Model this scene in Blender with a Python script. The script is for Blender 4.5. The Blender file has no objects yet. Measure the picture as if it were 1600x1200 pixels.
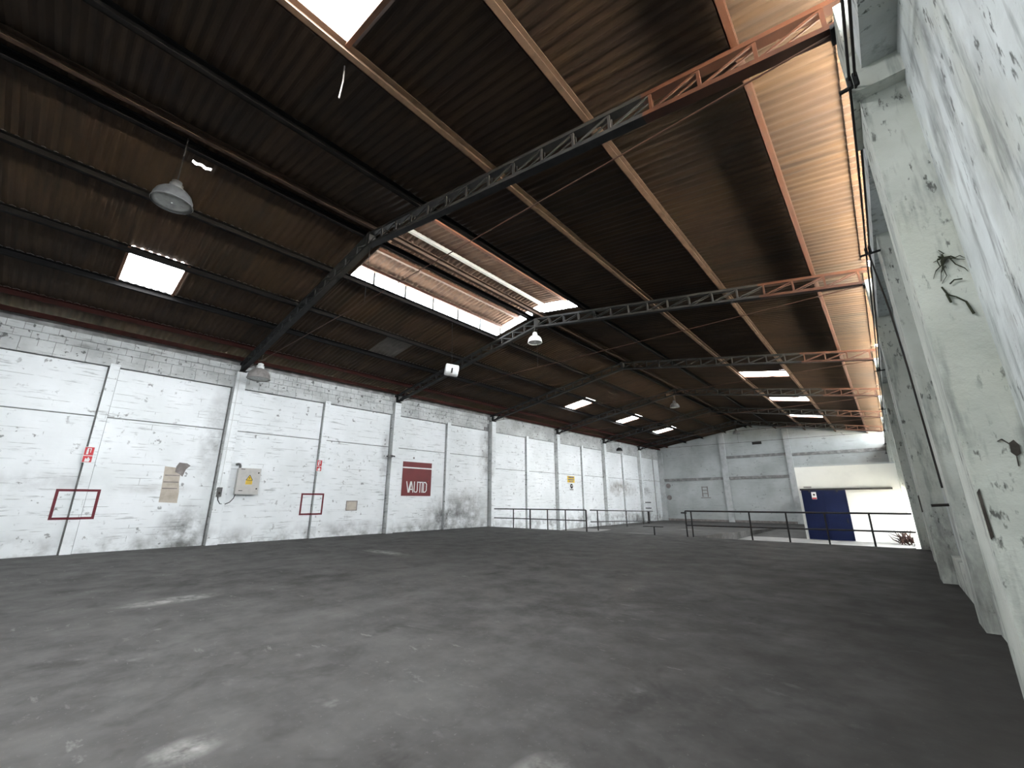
import bpy, math, random
from mathutils import Matrix, Vector
random.seed(7)
sc = bpy.context.scene
C = sc.collection

# ------------------------------------------------------------------ camera
cam_d = bpy.data.cameras.new('camera'); cam = bpy.data.objects.new('camera', cam_d); C.objects.link(cam)
yaw, pitch, roll = math.radians(41.29), math.radians(15.73), math.radians(-0.15)
cy, sy, cp, sp = math.cos(yaw), math.sin(yaw), math.cos(pitch), math.sin(pitch)
fwd = Vector((-sy * cp, cy * cp, sp)); rt = Vector((cy, sy, 0)); up = rt.cross(fwd)
r2 = math.cos(roll) * rt + math.sin(roll) * up; u2 = -math.sin(roll) * rt + math.cos(roll) * up
cam.matrix_world = Matrix(((r2.x, u2.x, -fwd.x, 0), (r2.y, u2.y, -fwd.y, 0), (r2.z, u2.z, -fwd.z, 1.6), (0, 0, 0, 1)))
cam_d.sensor_width = 36; cam_d.lens = 647.4 * 36 / 1600; cam_d.clip_start = 0.05; cam_d.clip_end = 500
sc.camera = cam

# ------------------------------------------------------------------ sky, openings, exposure
SKY = 50.0
PANE = 43.0
w = bpy.data.worlds.new('overcast_sky'); sc.world = w; w.use_nodes = True
bg = w.node_tree.nodes['Background']; bg.inputs[0].default_value = (0.93, 0.97, 1.0, 1); bg.inputs[1].default_value = SKY
sc.view_settings.view_transform = 'Standard'; sc.view_settings.look = 'None'
sc.view_settings.exposure = 0.0; sc.view_settings.gamma = 1.0; sc.view_settings.use_curve_mapping = False
sc.cycles.use_denoising = True
sc.cycles.max_bounces = 6; sc.cycles.diffuse_bounces = 4; sc.cycles.use_adaptive_sampling = True; sc.cycles.adaptive_threshold = 0.04
sc.cycles.sample_clamp_indirect = 12.0

sun_d = bpy.data.lights.new('hazy_sun', 'SUN'); sun_d.energy = 850.0; sun_d.angle = math.radians(3); sun_d.color = (1.0, 0.94, 0.84)
sun = bpy.data.objects.new('hazy_sun', sun_d); C.objects.link(sun); sun.rotation_euler = (math.radians(42), 0, 0)   # stands behind the near gable
def portal(loc, rot, sx, syy):
    l = bpy.data.lights.new('sky_portal', 'AREA'); l.shape = 'RECTANGLE'; l.size = sx; l.size_y = syy
    l.cycles.is_portal = True
    o = bpy.data.objects.new('sky_portal', l); C.objects.link(o); o.location = loc; o.rotation_euler = rot
# area light shines along local -Z
H = math.pi / 2
portal((0.99, 28.5, 0.7), (0, H, 0), 2.6, 3.0)          # dock gate in the right wall, shines -X
portal((0.97, 21.2, 6.87), (0, H, 0), 0.48, 55.4)         # open eave above the right wall
portal((-12.25, 8.9, 8.98), (0, -H, 0), 0.5, 7.2)       # open side of the ridge monitor, shines +X
portal((-7.2, 8.9, 8.98), (0, H, 0), 0.5, 7.2)

# ------------------------------------------------------------------ geometry of the hall
XL, XR, XM = -19.6, 0.50, -9.8          # column faces left / right, ridge
T1, BAY = 5.06, 7.69
T = [T1 + BAY * i for i in range(-1, 6)]  # truss lines, T[1] is the first one in view
YB, YF, YE = -6.6, 49.0, 20.32          # back wall, far wall, dock edge
ZL = -0.6                               # lower floor
SL, SR = 0.166, 0.176                   # roof slopes
ZM = 8.56                               # underside of the bottom chord at the ridge
def zc(x): return ZM - (SR * (x - XM) if x > XM else SL * (XM - x))
PUR, SHEET = 0.43, 0.63                 # purlin underside / sheet underside above the chord line
def zs(x): return zc(x) + SHEET

# ------------------------------------------------------------------ materials
class N:
    def __init__(s, m): s.t = m.node_tree; s.n = s.t.nodes; s.l = s.t.links
    def new(s, ty, **k):
        n = s.n.new(ty)
        for a, b in k.items(): setattr(n, a, b)
        return n
    def put(s, sock, v):
        if hasattr(v, 'is_linked') or isinstance(v, bpy.types.NodeSocket): s.l.new(v, sock)
        elif isinstance(v, (tuple, list)) and sock.type == 'RGBA' and len(v) == 3: sock.default_value = (*v, 1)
        else: sock.default_value = v
    def pos(s): return s.new('ShaderNodeNewGeometry').outputs['Position']
    def scale(s, vec, xyz):
        m = s.new('ShaderNodeVectorMath', operation='MULTIPLY'); s.put(m.inputs[0], vec); m.inputs[1].default_value = xyz; return m.outputs[0]
    def noise(s, vec, sc_, det=4.0, rough=0.6, dist=0.0):
        n = s.new('ShaderNodeTexNoise'); s.put(n.inputs['Vector'], vec); n.inputs['Scale'].default_value = sc_
        n.inputs['Detail'].default_value = det; n.inputs['Roughness'].default_value = rough; n.inputs['Distortion'].default_value = dist
        return n.outputs['Fac']
    def ramp(s, f, a, b, lo=0.0, hi=1.0):
        m = s.new('ShaderNodeMapRange'); s.put(m.inputs['Value'], f); m.inputs['From Min'].default_value = a; m.inputs['From Max'].default_value = b
        m.inputs['To Min'].default_value = lo; m.inputs['To Max'].default_value = hi; return m.outputs['Result']
    def math(s, op, a, b=0.0):
        m = s.new('ShaderNodeMath', operation=op); s.put(m.inputs[0], a); s.put(m.inputs[1], b); return m.outputs[0]
    def mix(s, f, a, b):
        m = s.new('ShaderNodeMix', data_type='RGBA'); s.put(m.inputs[0], f); s.put(m.inputs[6], a); s.put(m.inputs[7], b); return m.outputs[2]
    def sep(s, v):
        n = s.new('ShaderNodeSeparateXYZ'); s.put(n.inputs[0], v); return n.outputs
    def comb(s, x, y, z):
        n = s.new('ShaderNodeCombineXYZ'); s.put(n.inputs[0], x); s.put(n.inputs[1], y); s.put(n.inputs[2], z); return n.outputs[0]
    def blob(s, vec, c, r):
        a = s.new('ShaderNodeVectorMath', operation='SUBTRACT'); s.put(a.inputs[0], vec); a.inputs[1].default_value = c
        d = s.new('ShaderNodeVectorMath', operation='DIVIDE'); s.put(d.inputs[0], a.outputs[0]); d.inputs[1].default_value = r
        q = s.new('ShaderNodeVectorMath', operation='LENGTH'); s.put(q.inputs[0], d.outputs[0])
        return s.ramp(q.outputs['Value'], 1.0, 0.35)
    def bump(s, h, st, d=0.02):
        b = s.new('ShaderNodeBump'); s.put(b.inputs['Height'], h); b.inputs['Strength'].default_value = st; b.inputs['Distance'].default_value = d; return b.outputs[0]

def mat(name, fn=None, col=(0.5, 0.5, 0.5), rough=0.6, metal=0.0, emit=None, spec=0.3):
    m = bpy.data.materials.new(name); m.use_nodes = True
    b = m.node_tree.nodes['Principled BSDF']; b.inputs['Roughness'].default_value = rough; b.inputs['Metallic'].default_value = metal
    b.inputs['Specular IOR Level'].default_value = spec
    b.inputs['Base Color'].default_value = (*col, 1)
    if emit: b.inputs['Emission Color'].default_value = (*emit[0], 1); b.inputs['Emission Strength'].default_value = emit[1]
    if fn: fn(N(m), b)
    return m

def worn(col, col2, sc_=6.0, a=0.45, b=0.7):
    def f(n, bs):
        p = n.pos(); n.put(bs.inputs['Base Color'], n.mix(n.ramp(n.noise(p, sc_), a, b), col, col2))
    return f

def left_wall_fn(n, b):
    p = n.pos(); x, y, z = n.sep(p)
    c = n.mix(n.ramp(n.noise(p, 0.5), 0.35, 0.7), (0.86, 0.885, 0.90), (0.74, 0.77, 0.775))
    # thin horizontal scuffs along the courses
    s1 = n.ramp(n.noise(n.scale(p, (1, 1.1, 11)), 1.0, 4, 0.65), 0.58, 0.67)
    msk = n.ramp(n.noise(p, 0.6, 2), 0.36, 0.60)
    c = n.mix(n.math('MULTIPLY', n.math('MULTIPLY', s1, msk), 0.7), c, (0.30, 0.31, 0.31))
    # fine cracked joints
    yz = n.comb(y, z, 0.0)
    bt = n.new('ShaderNodeTexBrick'); n.put(bt.inputs['Vector'], yz); bt.inputs['Scale'].default_value = 1.0
    bt.inputs['Brick Width'].default_value = 2.6; bt.inputs['Row Height'].default_value = 0.24; bt.inputs['Mortar Size'].default_value = 0.007
    jm = n.math('MULTIPLY', bt.outputs['Fac'], n.ramp(n.noise(n.scale(p, (1, 0.8, 2.5)), 1.2, 3), 0.52, 0.62))
    c = n.mix(n.math('MULTIPLY', jm, 0.75), c, (0.22, 0.22, 0.21))
    # chips and dark flecks
    fl = n.math('MULTIPLY', n.ramp(n.noise(p, 5.0, 3, 0.55), 0.635, 0.70), n.ramp(n.noise(p, 0.7, 2), 0.42, 0.58))
    c = n.mix(n.math('MULTIPLY', fl, 0.75), c, (0.16, 0.16, 0.155))
    # splash dirt along the foot of the wall
    ft = n.math('MULTIPLY', n.ramp(z, 0.75, 0.05), n.ramp(n.noise(p, 1.6, 4), 0.42, 0.70))
    c = n.mix(n.math('MULTIPLY', ft, 0.85), c, (0.20, 0.20, 0.19))
    # individual stains
    nz = n.ramp(n.noise(p, 1.5, 4, 0.65), 0.32, 0.62)
    for cc, r, st, col in [((-19.9, 4.15, 0.25), (1, 1.0, 1.5), 0.95, (0.13, 0.13, 0.12)), ((-19.9, 17.2, 0.45), (1.5, 2.9, 1.7), 0.97, (0.14, 0.14, 0.135)),
                           ((-19.9, 18.6, 1.3), (1.5, 2.0, 1.5), 0.6, (0.25, 0.25, 0.24)), ((-19.9, 39.2, 2.75), (1, 3.6, 0.95), 0.8, (0.17, 0.15, 0.12)),
                           ((-19.9, 44.8, 2.6), (1, 1.2, 0.6), 0.7, (0.2, 0.2, 0.2)), ((-19.9, 20.0, 4.6), (1, 0.8, 2.4), 0.6, (0.12, 0.12, 0.11)),
                           ((-19.9, 4.55, 4.1), (1, 0.5, 2.4), 0.5, (0.15, 0.15, 0.14)), ((-19.9, 0.2, 2.25), (1, 1.8, 0.35), 0.5, (0.4, 0.4, 0.4)),
                           ((-19.9, 3.0, 2.05), (1, 1.6, 0.25), 0.4, (0.4, 0.4, 0.38)), ((-19.9, 11.0, 0.3), (1, 2.0, 0.5), 0.6, (0.3, 0.3, 0.3)),
                           ((-19.9, 12.3, 3.9), (1, .35, 1.6), 0.6, (0.2, 0.2, 0.2))]:
        c = n.mix(n.math('MULTIPLY', n.math('MULTIPLY', n.blob(p, cc, r), nz), st), c, col)
    n.put(b.inputs['Base Color'], c); b.inputs['Roughness'].default_value = 0.75
    n.put(b.inputs['Normal'], n.bump(n.math('SUBTRACT', n.noise(p, 4.0, 4), n.math('MULTIPLY', bt.outputs['Fac'], 0.8)), 0.35, 0.015))

def left_head_fn(n, b):
    p = n.pos(); x, y, z = n.sep(p)
    c = n.mix(n.ramp(n.noise(p, 0.9, 4), 0.35, 0.68), (0.64, 0.66, 0.655), (0.42, 0.435, 0.43))
    s1 = n.ramp(n.noise(n.scale(p, (1, 1.2, 7)), 1.3, 4, 0.65), 0.56, 0.68); c = n.mix(n.math('MULTIPLY', s1, 0.5), c, (0.17, 0.17, 0.16))
    fl = n.ramp(n.noise(p, 6.0, 3, 0.55), 0.62, 0.68); c = n.mix(n.math('MULTIPLY', fl, 0.8), c, (0.08, 0.08, 0.075))
    n.put(b.inputs['Base Color'], c); b.inputs['Roughness'].default_value = 0.85
    n.put(b.inputs['Normal'], n.bump(n.noise(p, 6.0, 4), 0.4, 0.02))
def right_col_fn(n, b): right_wall_fn(n, b, (0.60, 0.625, 0.575), (0.43, 0.455, 0.41))
def right_wall_fn(n, b, ca=(0.68, 0.72, 0.715), cb=(0.44, 0.47, 0.46)):
    p = n.pos(); x, y, z = n.sep(p)
    c = n.mix(n.ramp(n.noise(p, 0.9, 4), 0.35, 0.68), ca, cb)
    nz = n.ramp(n.noise(n.scale(p, (2, 2, 0.9)), 2.2, 4, 0.7), 0.30, 0.58)
    for cc, r, st_ in [((0.82, 3.75, 4.7), (.5, .16, 1.0), .8), ((0.82, 4.28, 4.35), (.5, .20, .5), .85), ((0.82, 3.3, 3.6), (.5, .5, .9), .5), ((0.82, 2.9, 5.2), (.5, .25, 1.3), .45),
                       ((0.82, 3.9, 2.2), (.5, .6, .8), .4), ((0.6, 12.6, .8), (.6, .9, 1.3), .7), ((0.6, 8.5, .9), (.6, .7, 1.3), .6), ((0.75, 10.5, 3.0), (.5, 1.0, 2.0), .6)]:
        c = n.mix(n.math('MULTIPLY', n.math('MULTIPLY', n.blob(p, cc, r), nz), st_), c, (0.15, 0.155, 0.15))
    c = n.mix(n.math('MULTIPLY', n.ramp(n.noise(n.scale(p, (1, 1, 0.5)), 1.3, 4), 0.5, 0.72), 0.6), c, (0.50, 0.52, 0.44))
    st = n.ramp(n.noise(n.scale(p, (3.2, 3.2, 0.5)), 1.6, 4, 0.68), 0.53, 0.68)
    c = n.mix(n.math('MULTIPLY', st, 0.62), c, (0.15, 0.16, 0.155))
    ch = n.math('MULTIPLY', n.ramp(n.noise(n.scale(p, (9, 9, 3.4)), 1.7, 4, 0.62), 0.58, 0.66), n.ramp(n.noise(p, 1.3, 3), 0.45, 0.56))
    c = n.mix(n.math('MULTIPLY', ch, 0.85), c, (0.06, 0.06, 0.055))
    ft = n.math('MULTIPLY', n.ramp(z, 0.8, 0.0), n.ramp(n.noise(p, 2.0, 4), 0.35, 0.65))
    c = n.mix(n.math('MULTIPLY', ft, 0.8), c, (0.12, 0.12, 0.115))
    n.put(b.inputs['Base Color'], c); b.inputs['Roughness'].default_value = 0.85
    n.put(b.inputs['Normal'], n.bump(n.noise(p, 5.0, 4, 0.65), 0.5, 0.03))

def far_wall_fn(n, b):
    p = n.pos(); x, y, z = n.sep(p)
    c = n.mix(n.ramp(n.noise(p, 0.35, 4), 0.35, 0.7), (0.50, 0.53, 0.53), (0.34, 0.36, 0.35))
    s1 = n.ramp(n.noise(n.scale(p, (0.9, 1, 8)), 1.0, 5), 0.58, 0.7)
    c = n.mix(n.math('MULTIPLY', s1, 0.5), c, (0.2, 0.2, 0.2))
    fl = n.ramp(n.noise(p, 2.6, 3), 0.66, 0.72); c = n.mix(n.math('MULTIPLY', fl, 0.6), c, (0.16, 0.16, 0.16))
    n.put(b.inputs['Base Color'], c); b.inputs['Roughness'].default_value = 0.8

def floor_fn(n, b):
    p = n.pos()
    c = n.mix(n.ramp(n.noise(p, 0.25, 4, 0.6), 0.35, 0.7), (0.052, 0.0505, 0.049), (0.088, 0.086, 0.084))
    c = n.mix(n.ramp(n.noise(p, 1.3, 4, 0.7), 0.4, 0.75), c, (0.115, 0.113, 0.110))
    sp_ = n.math('MULTIPLY', n.ramp(n.noise(p, 2.2, 4), 0.66, 0.74), n.ramp(n.noise(p, 0.3, 2), 0.5, 0.65))
    c = n.mix(n.math('MULTIPLY', sp_, 0.5), c, (0.30, 0.295, 0.285))
    gr = n.ramp(n.noise(p, 26.0, 3, 0.7), 0.62, 0.75); c = n.mix(n.math('MULTIPLY', gr, 0.35), c, (0.24, 0.235, 0.225))
    sc2 = n.math('MULTIPLY', n.ramp(n.noise(n.scale(p, (1.0, 2.6, 1.0)), 2.4, 4, 0.72, 0.15), 0.61, 0.70), n.ramp(n.noise(p, 0.55, 2), 0.42, 0.60))
    c = n.mix(n.math('MULTIPLY', sc2, 0.55), c, (0.22, 0.215, 0.21))
    nz = n.ramp(n.noise(p, 3.0, 4, 0.7), 0.35, 0.6)
    for cc, r in [((-9.4, 2.0, 0), (0.35, 0.8, 1)), ((-3.85, 1.05, 0), (0.2, 0.26, 1)), ((-12.6, 8.1, 0), (1.4, 0.35, 1)), ((-10.0, 28.5, -.2), (1.0, 0.5, 1)), ((-9.8, 21.2, 0), (1.3, .35, 1)),
                  ((-2.3, 1.6, 0), (0.25, 0.3, 1)), ((-1.9, 2.4, 0), (0.2, 0.3, 1))]:
        c = n.mix(n.math('MULTIPLY', n.math('MULTIPLY', n.blob(p, cc, r), nz), 0.75), c, (0.34, 0.335, 0.32))
    dk = n.math('MULTIPLY', n.ramp(n.noise(p, 0.9, 4, 0.7, 0.6), 0.56, 0.7), 0.55)
    c = n.mix(dk, c, (0.034, 0.032, 0.031))
    # shade painted into the floor colour, deepening towards the mouldy wall
    wall_shade = n.math('MULTIPLY', n.ramp(n.math('ADD', n.sep(p)[0], n.ramp(n.noise(p, 0.5, 4), 0.3, 0.7, -1.4, 1.4)), -3.4, 0.0), 0.78)
    c = n.mix(wall_shade, c, (0.026, 0.024, 0.022))
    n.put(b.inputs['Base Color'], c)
    n.put(b.inputs['Roughness'], n.ramp(n.noise(p, 1.6, 4), 0.3, 0.7, 0.7, 0.92))
    n.put(b.inputs['Normal'], n.bump(n.noise(p, 6.0, 4, 0.7), 0.25, 0.01))

def roof_fn(n, b):
    p = n.pos(); rnd = n.new('ShaderNodeObjectInfo').outputs['Random']
    st = n.math('ADD', n.math('MULTIPLY', n.noise(n.scale(p, (0.45, 7.0, 0.45)), 1.0, 4, 0.65), 0.55), n.math('MULTIPLY', n.noise(n.scale(p, (0.7, 2.2, 0.7)), 1.0, 4, 0.7), 0.45))
    pt = n.noise(n.scale(p, (0.5, 0.9, 0.5)), 1.0, 4)
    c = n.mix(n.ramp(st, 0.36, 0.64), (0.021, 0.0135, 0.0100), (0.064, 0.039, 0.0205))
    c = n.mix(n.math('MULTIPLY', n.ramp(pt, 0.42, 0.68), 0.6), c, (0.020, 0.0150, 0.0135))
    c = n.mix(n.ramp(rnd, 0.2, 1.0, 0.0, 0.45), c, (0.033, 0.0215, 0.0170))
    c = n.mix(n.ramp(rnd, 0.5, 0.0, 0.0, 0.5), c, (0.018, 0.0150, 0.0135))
    n.put(b.inputs['Base Color'], c); b.inputs['Roughness'].default_value = 0.95

M = {}
M['left'] = mat('white_painted_wall', left_wall_fn, spec=0.2)
M['head'] = mat('dirty_block_and_side_shade', left_head_fn, spec=0.15)
M['joint'] = mat('dark_joint_and_beam_shade', worn((0.20, 0.20, 0.195), (0.36, 0.36, 0.35), 2.5), rough=0.95)
M['right'] = mat('mouldy_grey_plaster', right_wall_fn, spec=0.2)
M['rightcol'] = mat('greenish_grey_concrete', right_col_fn, spec=0.15)
M['far'] = mat('grey_painted_wall', far_wall_fn, spec=0.2)
M['farcol'] = mat('pale_grey_column_paint', worn((0.50, 0.52, 0.52), (0.36, 0.38, 0.375), 1.5), rough=0.85, spec=0.15)
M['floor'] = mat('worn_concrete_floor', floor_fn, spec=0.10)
M['yard'] = mat('pale_concrete', worn((0.50, 0.455, 0.38), (0.40, 0.365, 0.30), 0.6), rough=0.85)
M['dock'] = mat('grey_dock_concrete', worn((0.26, 0.255, 0.245), (0.19, 0.185, 0.18), 0.9), rough=0.85)
M['roof'] = mat('brown_stained_corrugated_sheet', roof_fn, spec=0.15)
M['roofouter'] = mat('weathered_grey_roof', worn((0.36, 0.35, 0.33), (0.25, 0.24, 0.22), 1.5), rough=0.9)
M['monsheet'] = mat('pink_brown_sheet', worn((0.085, 0.055, 0.042), (0.055, 0.038, 0.031), 3), rough=0.9, spec=0.1)
M['roofgrey'] = mat('grey_corrugated_sheet', worn((0.10, 0.09, 0.08), (0.07, 0.06, 0.055), 3), rough=0.85)
M['pane'] = mat('daylit_fibreglass', None, col=(0.85, 0.87, 0.85), rough=0.6, emit=((0.95, 0.98, 1.0), PANE))
M['holeglow'] = mat('glowing_hole_cover', None, col=(0.6, 0.6, 0.6), rough=0.6, emit=((0.95, 0.97, 1.0), 0.55))
M['purlin'] = mat('rusty_primer_steel', worn((0.040, 0.0125, 0.0045), (0.028, 0.0115, 0.006), 3.5), rough=0.65)
M['oldpurlin'] = mat('dusty_brown_steel', worn((0.055, 0.036, 0.026), (0.034, 0.024, 0.019), 3.5), rough=0.8, spec=0.1)
M['litpurlin'] = mat('lit_brown_steel', worn((0.115, 0.078, 0.056), (0.075, 0.050, 0.036), 3), rough=0.75, spec=0.1)  # paler copy of the old purlin steel, skylight glow put into the colour
M['litedge'] = mat('lit_sheet_edge', worn((0.15, 0.075, 0.045), (0.10, 0.05, 0.03), 5), rough=0.8)
M['soot'] = mat('sooty_steel', worn((0.0085, 0.008, 0.008), (0.006, 0.006, 0.006), 3), rough=0.85, spec=0.08)
M['redsteel'] = mat('red_primer_steel', worn((0.042, 0.0135, 0.0055), (0.028, 0.010, 0.0055), 3), rough=0.6)
M['oldred'] = mat('dull_red_steel', worn((0.034, 0.011, 0.009), (0.022, 0.010, 0.008), 2), rough=0.85, spec=0.1)
M['steel'] = mat('dark_grey_steel', worn((0.021, 0.021, 0.0215), (0.013, 0.013, 0.0135), 4), rough=0.75, spec=0.15)
M['railing'] = mat('dark_painted_pipe', worn((0.035, 0.035, 0.037), (0.06, 0.045, 0.038), 5), rough=0.55)
M['black'] = mat('black_cable', worn((0.015, 0.013, 0.012), (0.03, 0.022, 0.016), 8), rough=0.6)
M['white'] = mat('white_enamel', worn((0.80, 0.81, 0.80), (0.68, 0.69, 0.68), 4), rough=0.4)
M['alu'] = mat('dull_aluminium', worn((0.12, 0.12, 0.118), (0.08, 0.08, 0.08), 9), rough=0.5, metal=0.2)
M['smoke'] = mat('dusty_reflector', worn((0.30, 0.28, 0.27), (0.20, 0.19, 0.18), 6), rough=0.4, metal=0.2)
M['smokeglass'] = mat('dusty_lens', worn((0.36, 0.36, 0.34), (0.20, 0.20, 0.19), 7), rough=0.35)
M['boxgrey'] = mat('beige_grey_enamel', worn((0.50, 0.485, 0.46), (0.44, 0.43, 0.41), 5), rough=0.45)
M['red'] = mat('maroon_paint', worn((0.135, 0.013, 0.022), (0.105, 0.014, 0.022), 6), rough=0.5)
M['signred'] = mat('sign_red', worn((0.55, 0.04, 0.05), (0.45, 0.05, 0.06), 9), rough=0.5)
M['vred'] = mat('dark_red_panel', worn((0.150, 0.017, 0.021), (0.120, 0.015, 0.018), 2), rough=0.5)
M['yellow'] = mat('warning_yellow', worn((0.75, 0.50, 0.03), (0.68, 0.45, 0.04), 8), rough=0.5)
M['cream'] = mat('clean_white_paint', worn((0.80, 0.80, 0.755), (0.74, 0.74, 0.70), 1.2), rough=0.6)
M['blue'] = mat('dark_blue_door_paint', worn((0.0035, 0.0065, 0.026), (0.005, 0.009, 0.034), 1.5), rough=0.6, spec=0.08)
M['twig'] = mat('dry_red_brown_twig', worn((0.030, 0.012, 0.009), (0.018, 0.009, 0.007), 9), rough=0.9)
M['root'] = mat('dead_plant', worn((0.035, 0.04, 0.022), (0.02, 0.02, 0.015), 12), rough=0.9)
M['raw'] = mat('bare_plaster', worn((0.52, 0.47, 0.40), (0.40, 0.35, 0.29), 3), rough=0.9)
M['stain'] = mat('dark_mortar_patch', worn((0.20, 0.18, 0.17), (0.30, 0.28, 0.27), 4), rough=0.9)
M['hole'] = mat('dark_cavity', worn((0.04, 0.035, 0.03), (0.08, 0.07, 0.06), 7), rough=0.95)

# ------------------------------------------------------------------ mesh helpers
class MB:
    def __init__(s): s.v = []; s.f = []; s.m = []
    def add(s, vs, fs, mi=0):
        o = len(s.v); s.v += [tuple(v) for v in vs]; s.f += [tuple(i + o for i in f) for f in fs]; s.m += [mi] * len(fs); return s
    def box(s, x0, x1, y0, y1, z0, z1, mi=0):
        return s.add([(x0, y0, z0), (x1, y0, z0), (x1, y1, z0), (x0, y1, z0), (x0, y0, z1), (x1, y0, z1), (x1, y1, z1), (x0, y1, z1)],
                     [(0, 3, 2, 1), (4, 5, 6, 7), (0, 1, 5, 4), (1, 2, 6, 5), (2, 3, 7, 6), (3, 0, 4, 7)], mi)
    def bar(s, a, b, w_, h_, mi=0, upv=(0, 0, 1)):
        a, b = Vector(a), Vector(b); d = (b - a).normalized(); u = Vector(upv)
        if abs(d.dot(u)) > 0.98: u = Vector((0, 1, 0))
        sd = d.cross(u).normalized(); u = sd.cross(d)
        vs = []
        for p in (a, b):
            for i, j in ((-1, -1), (1, -1), (1, 1), (-1, 1)): vs.append(p + sd * (i * w_ / 2) + u * (j * h_ / 2))
        return s.add(vs, [(0, 3, 2, 1), (4, 5, 6, 7), (0, 1, 5, 4), (1, 2, 6, 5), (2, 3, 7, 6), (3, 0, 4, 7)], mi)
    def tube(s, pts, r, k=8, mi=0, rads=None):
        pts = [Vector(p) for p in pts]; vs = []; n = len(pts); u = None
        for i, p in enumerate(pts):
            d = (pts[min(i + 1, n - 1)] - pts[max(i - 1, 0)]).normalized()
            if u is None:
                u = d.cross(Vector((0.13, 0.31, 0.94)))
                if u.length < 1e-3: u = d.cross(Vector((1, 0, 0)))
            u = (u - d * u.dot(d)).normalized(); q = d.cross(u); rr = rads[i] if rads else r
            for j in range(k):
                a = 2 * math.pi * j / k; vs.append(p + (u * math.cos(a) + q * math.sin(a)) * rr)
        fs = [(i * k + j, i * k + (j + 1) % k, (i + 1) * k + (j + 1) % k, (i + 1) * k + j) for i in range(n - 1) for j in range(k)]
        fs += [tuple(range(k - 1, -1, -1)), tuple(range((n - 1) * k, n * k))]
        return s.add(vs, fs, mi)
    def lathe(s, prof, c, k=24, mi=0, axis='Z', close=False):
        vs = []
        for r, t in prof:
            for j in range(k):
                a = 2 * math.pi * j / k; x, y = r * math.cos(a), r * math.sin(a)
                vs.append((c[0] + x, c[1] + y, c[2] + t) if axis == 'Z' else (c[0] + x, c[1] + t, c[2] + y) if axis == 'Y' else (c[0] + t, c[1] + x, c[2] + y))
        n = len(prof)
        fs = [(i * k + j, i * k + (j + 1) % k, (i + 1) * k + (j + 1) % k, (i + 1) * k + j) for i in range(n - 1) for j in range(k)]
        if close: fs += [tuple(range(k)), tuple(range((n - 1) * k, n * k))]
        return s.add(vs, fs, mi)
    def prism(s, poly, axis, t0, t1, mi=0):
        n = len(poly)
        def P(q, t): return (t, q[0], q[1]) if axis == 'X' else (q[0], t, q[1]) if axis == 'Y' else (q[0], q[1], t)
        vs = [P(q, t0) for q in poly] + [P(q, t1) for q in poly]
        fs = [tuple(range(n - 1, -1, -1)), tuple(range(n, 2 * n))] + [(i, (i + 1) % n, n + (i + 1) % n, n + i) for i in range(n)]
        return s.add(vs, fs, mi)
    def mesh(s, name, mats, off=(0, 0, 0), smooth=False):
        me = bpy.data.meshes.new(name)
        me.from_pydata([(v[0] - off[0], v[1] - off[1], v[2] - off[2]) for v in s.v], [], s.f)
        for m in (mats if isinstance(mats, (list, tuple)) else [mats]): me.materials.append(M[m])
        me.polygons.foreach_set('material_index', s.m)
        if smooth: me.polygons.foreach_set('use_smooth', [True] * len(s.f))
        me.update()
        return me
    def build(s, name, mats, parent=None, loc=None, smooth=False, label=None):
        """parts are written in hall coordinates; the object origin follows its parent or loc"""
        base = W.get(parent.name, Vector((0, 0, 0))) if parent else Vector((0, 0, 0))
        org = Vector(loc) if loc is not None else (base if parent else s.centre())
        o = bpy.data.objects.new(name, s.mesh(name, mats, org, smooth)); C.objects.link(o)
        o.location = org - base
        if parent: o.parent = parent
        W[o.name] = org
        if label: o['label'] = label
        return o
    def centre(s):
        xs, ys, zz = zip(*s.v); return Vector(((min(xs) + max(xs)) / 2, (min(ys) + max(ys)) / 2, min(zz)))
W = {}
def tag(o, label, cat, group=None, kind=None):
    o['label'] = label; o['category'] = cat
    if group: o['group'] = group
    if kind: o['kind'] = kind
    return o
def thing(name, loc, label, cat, group=None, kind=None):
    o = bpy.data.objects.new(name, None); C.objects.link(o); o.location = loc; o.empty_display_size = 0.2
    W[o.name] = Vector(loc); return tag(o, label, cat, group, kind)
def inst(src, parent, loc, name=None):
    """another object on the same mesh, placed in hall coordinates"""
    o = bpy.data.objects.new(name or src.name.split('.')[0], src.data if hasattr(src, 'data') else src); C.objects.link(o)
    base = W[parent.name]; o.parent = parent; o.location = Vector(loc) - base; W[o.name] = Vector(loc); return o
def copy_tree(root, loc):
    r = root.copy(); C.objects.link(r); r.location = loc; W[r.name] = Vector(loc)
    for ch in list(root.children):
        c = ch.copy(); C.objects.link(c); c.parent = r
        for g in list(ch.children):
            d = g.copy(); C.objects.link(d); d.parent = c
    return r

# ================================================================== SETTING
tag(MB().box(-90, 90, -70, 120, -1.2, -0.75).build('ground', 'yard', loc=(0, 0, -0.75)), 'pale concrete yard outside the hall', 'ground', kind='structure')
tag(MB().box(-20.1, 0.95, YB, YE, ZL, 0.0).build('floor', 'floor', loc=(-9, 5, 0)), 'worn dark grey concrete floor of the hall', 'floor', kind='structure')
tag(MB().box(-20.1, 0.95, YE, YF + 0.2, -0.75, ZL).build('floor_lower', 'dock', loc=(-9, 30, ZL)), 'pale lower floor below the railings before the blue door', 'floor', kind='structure')
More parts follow.
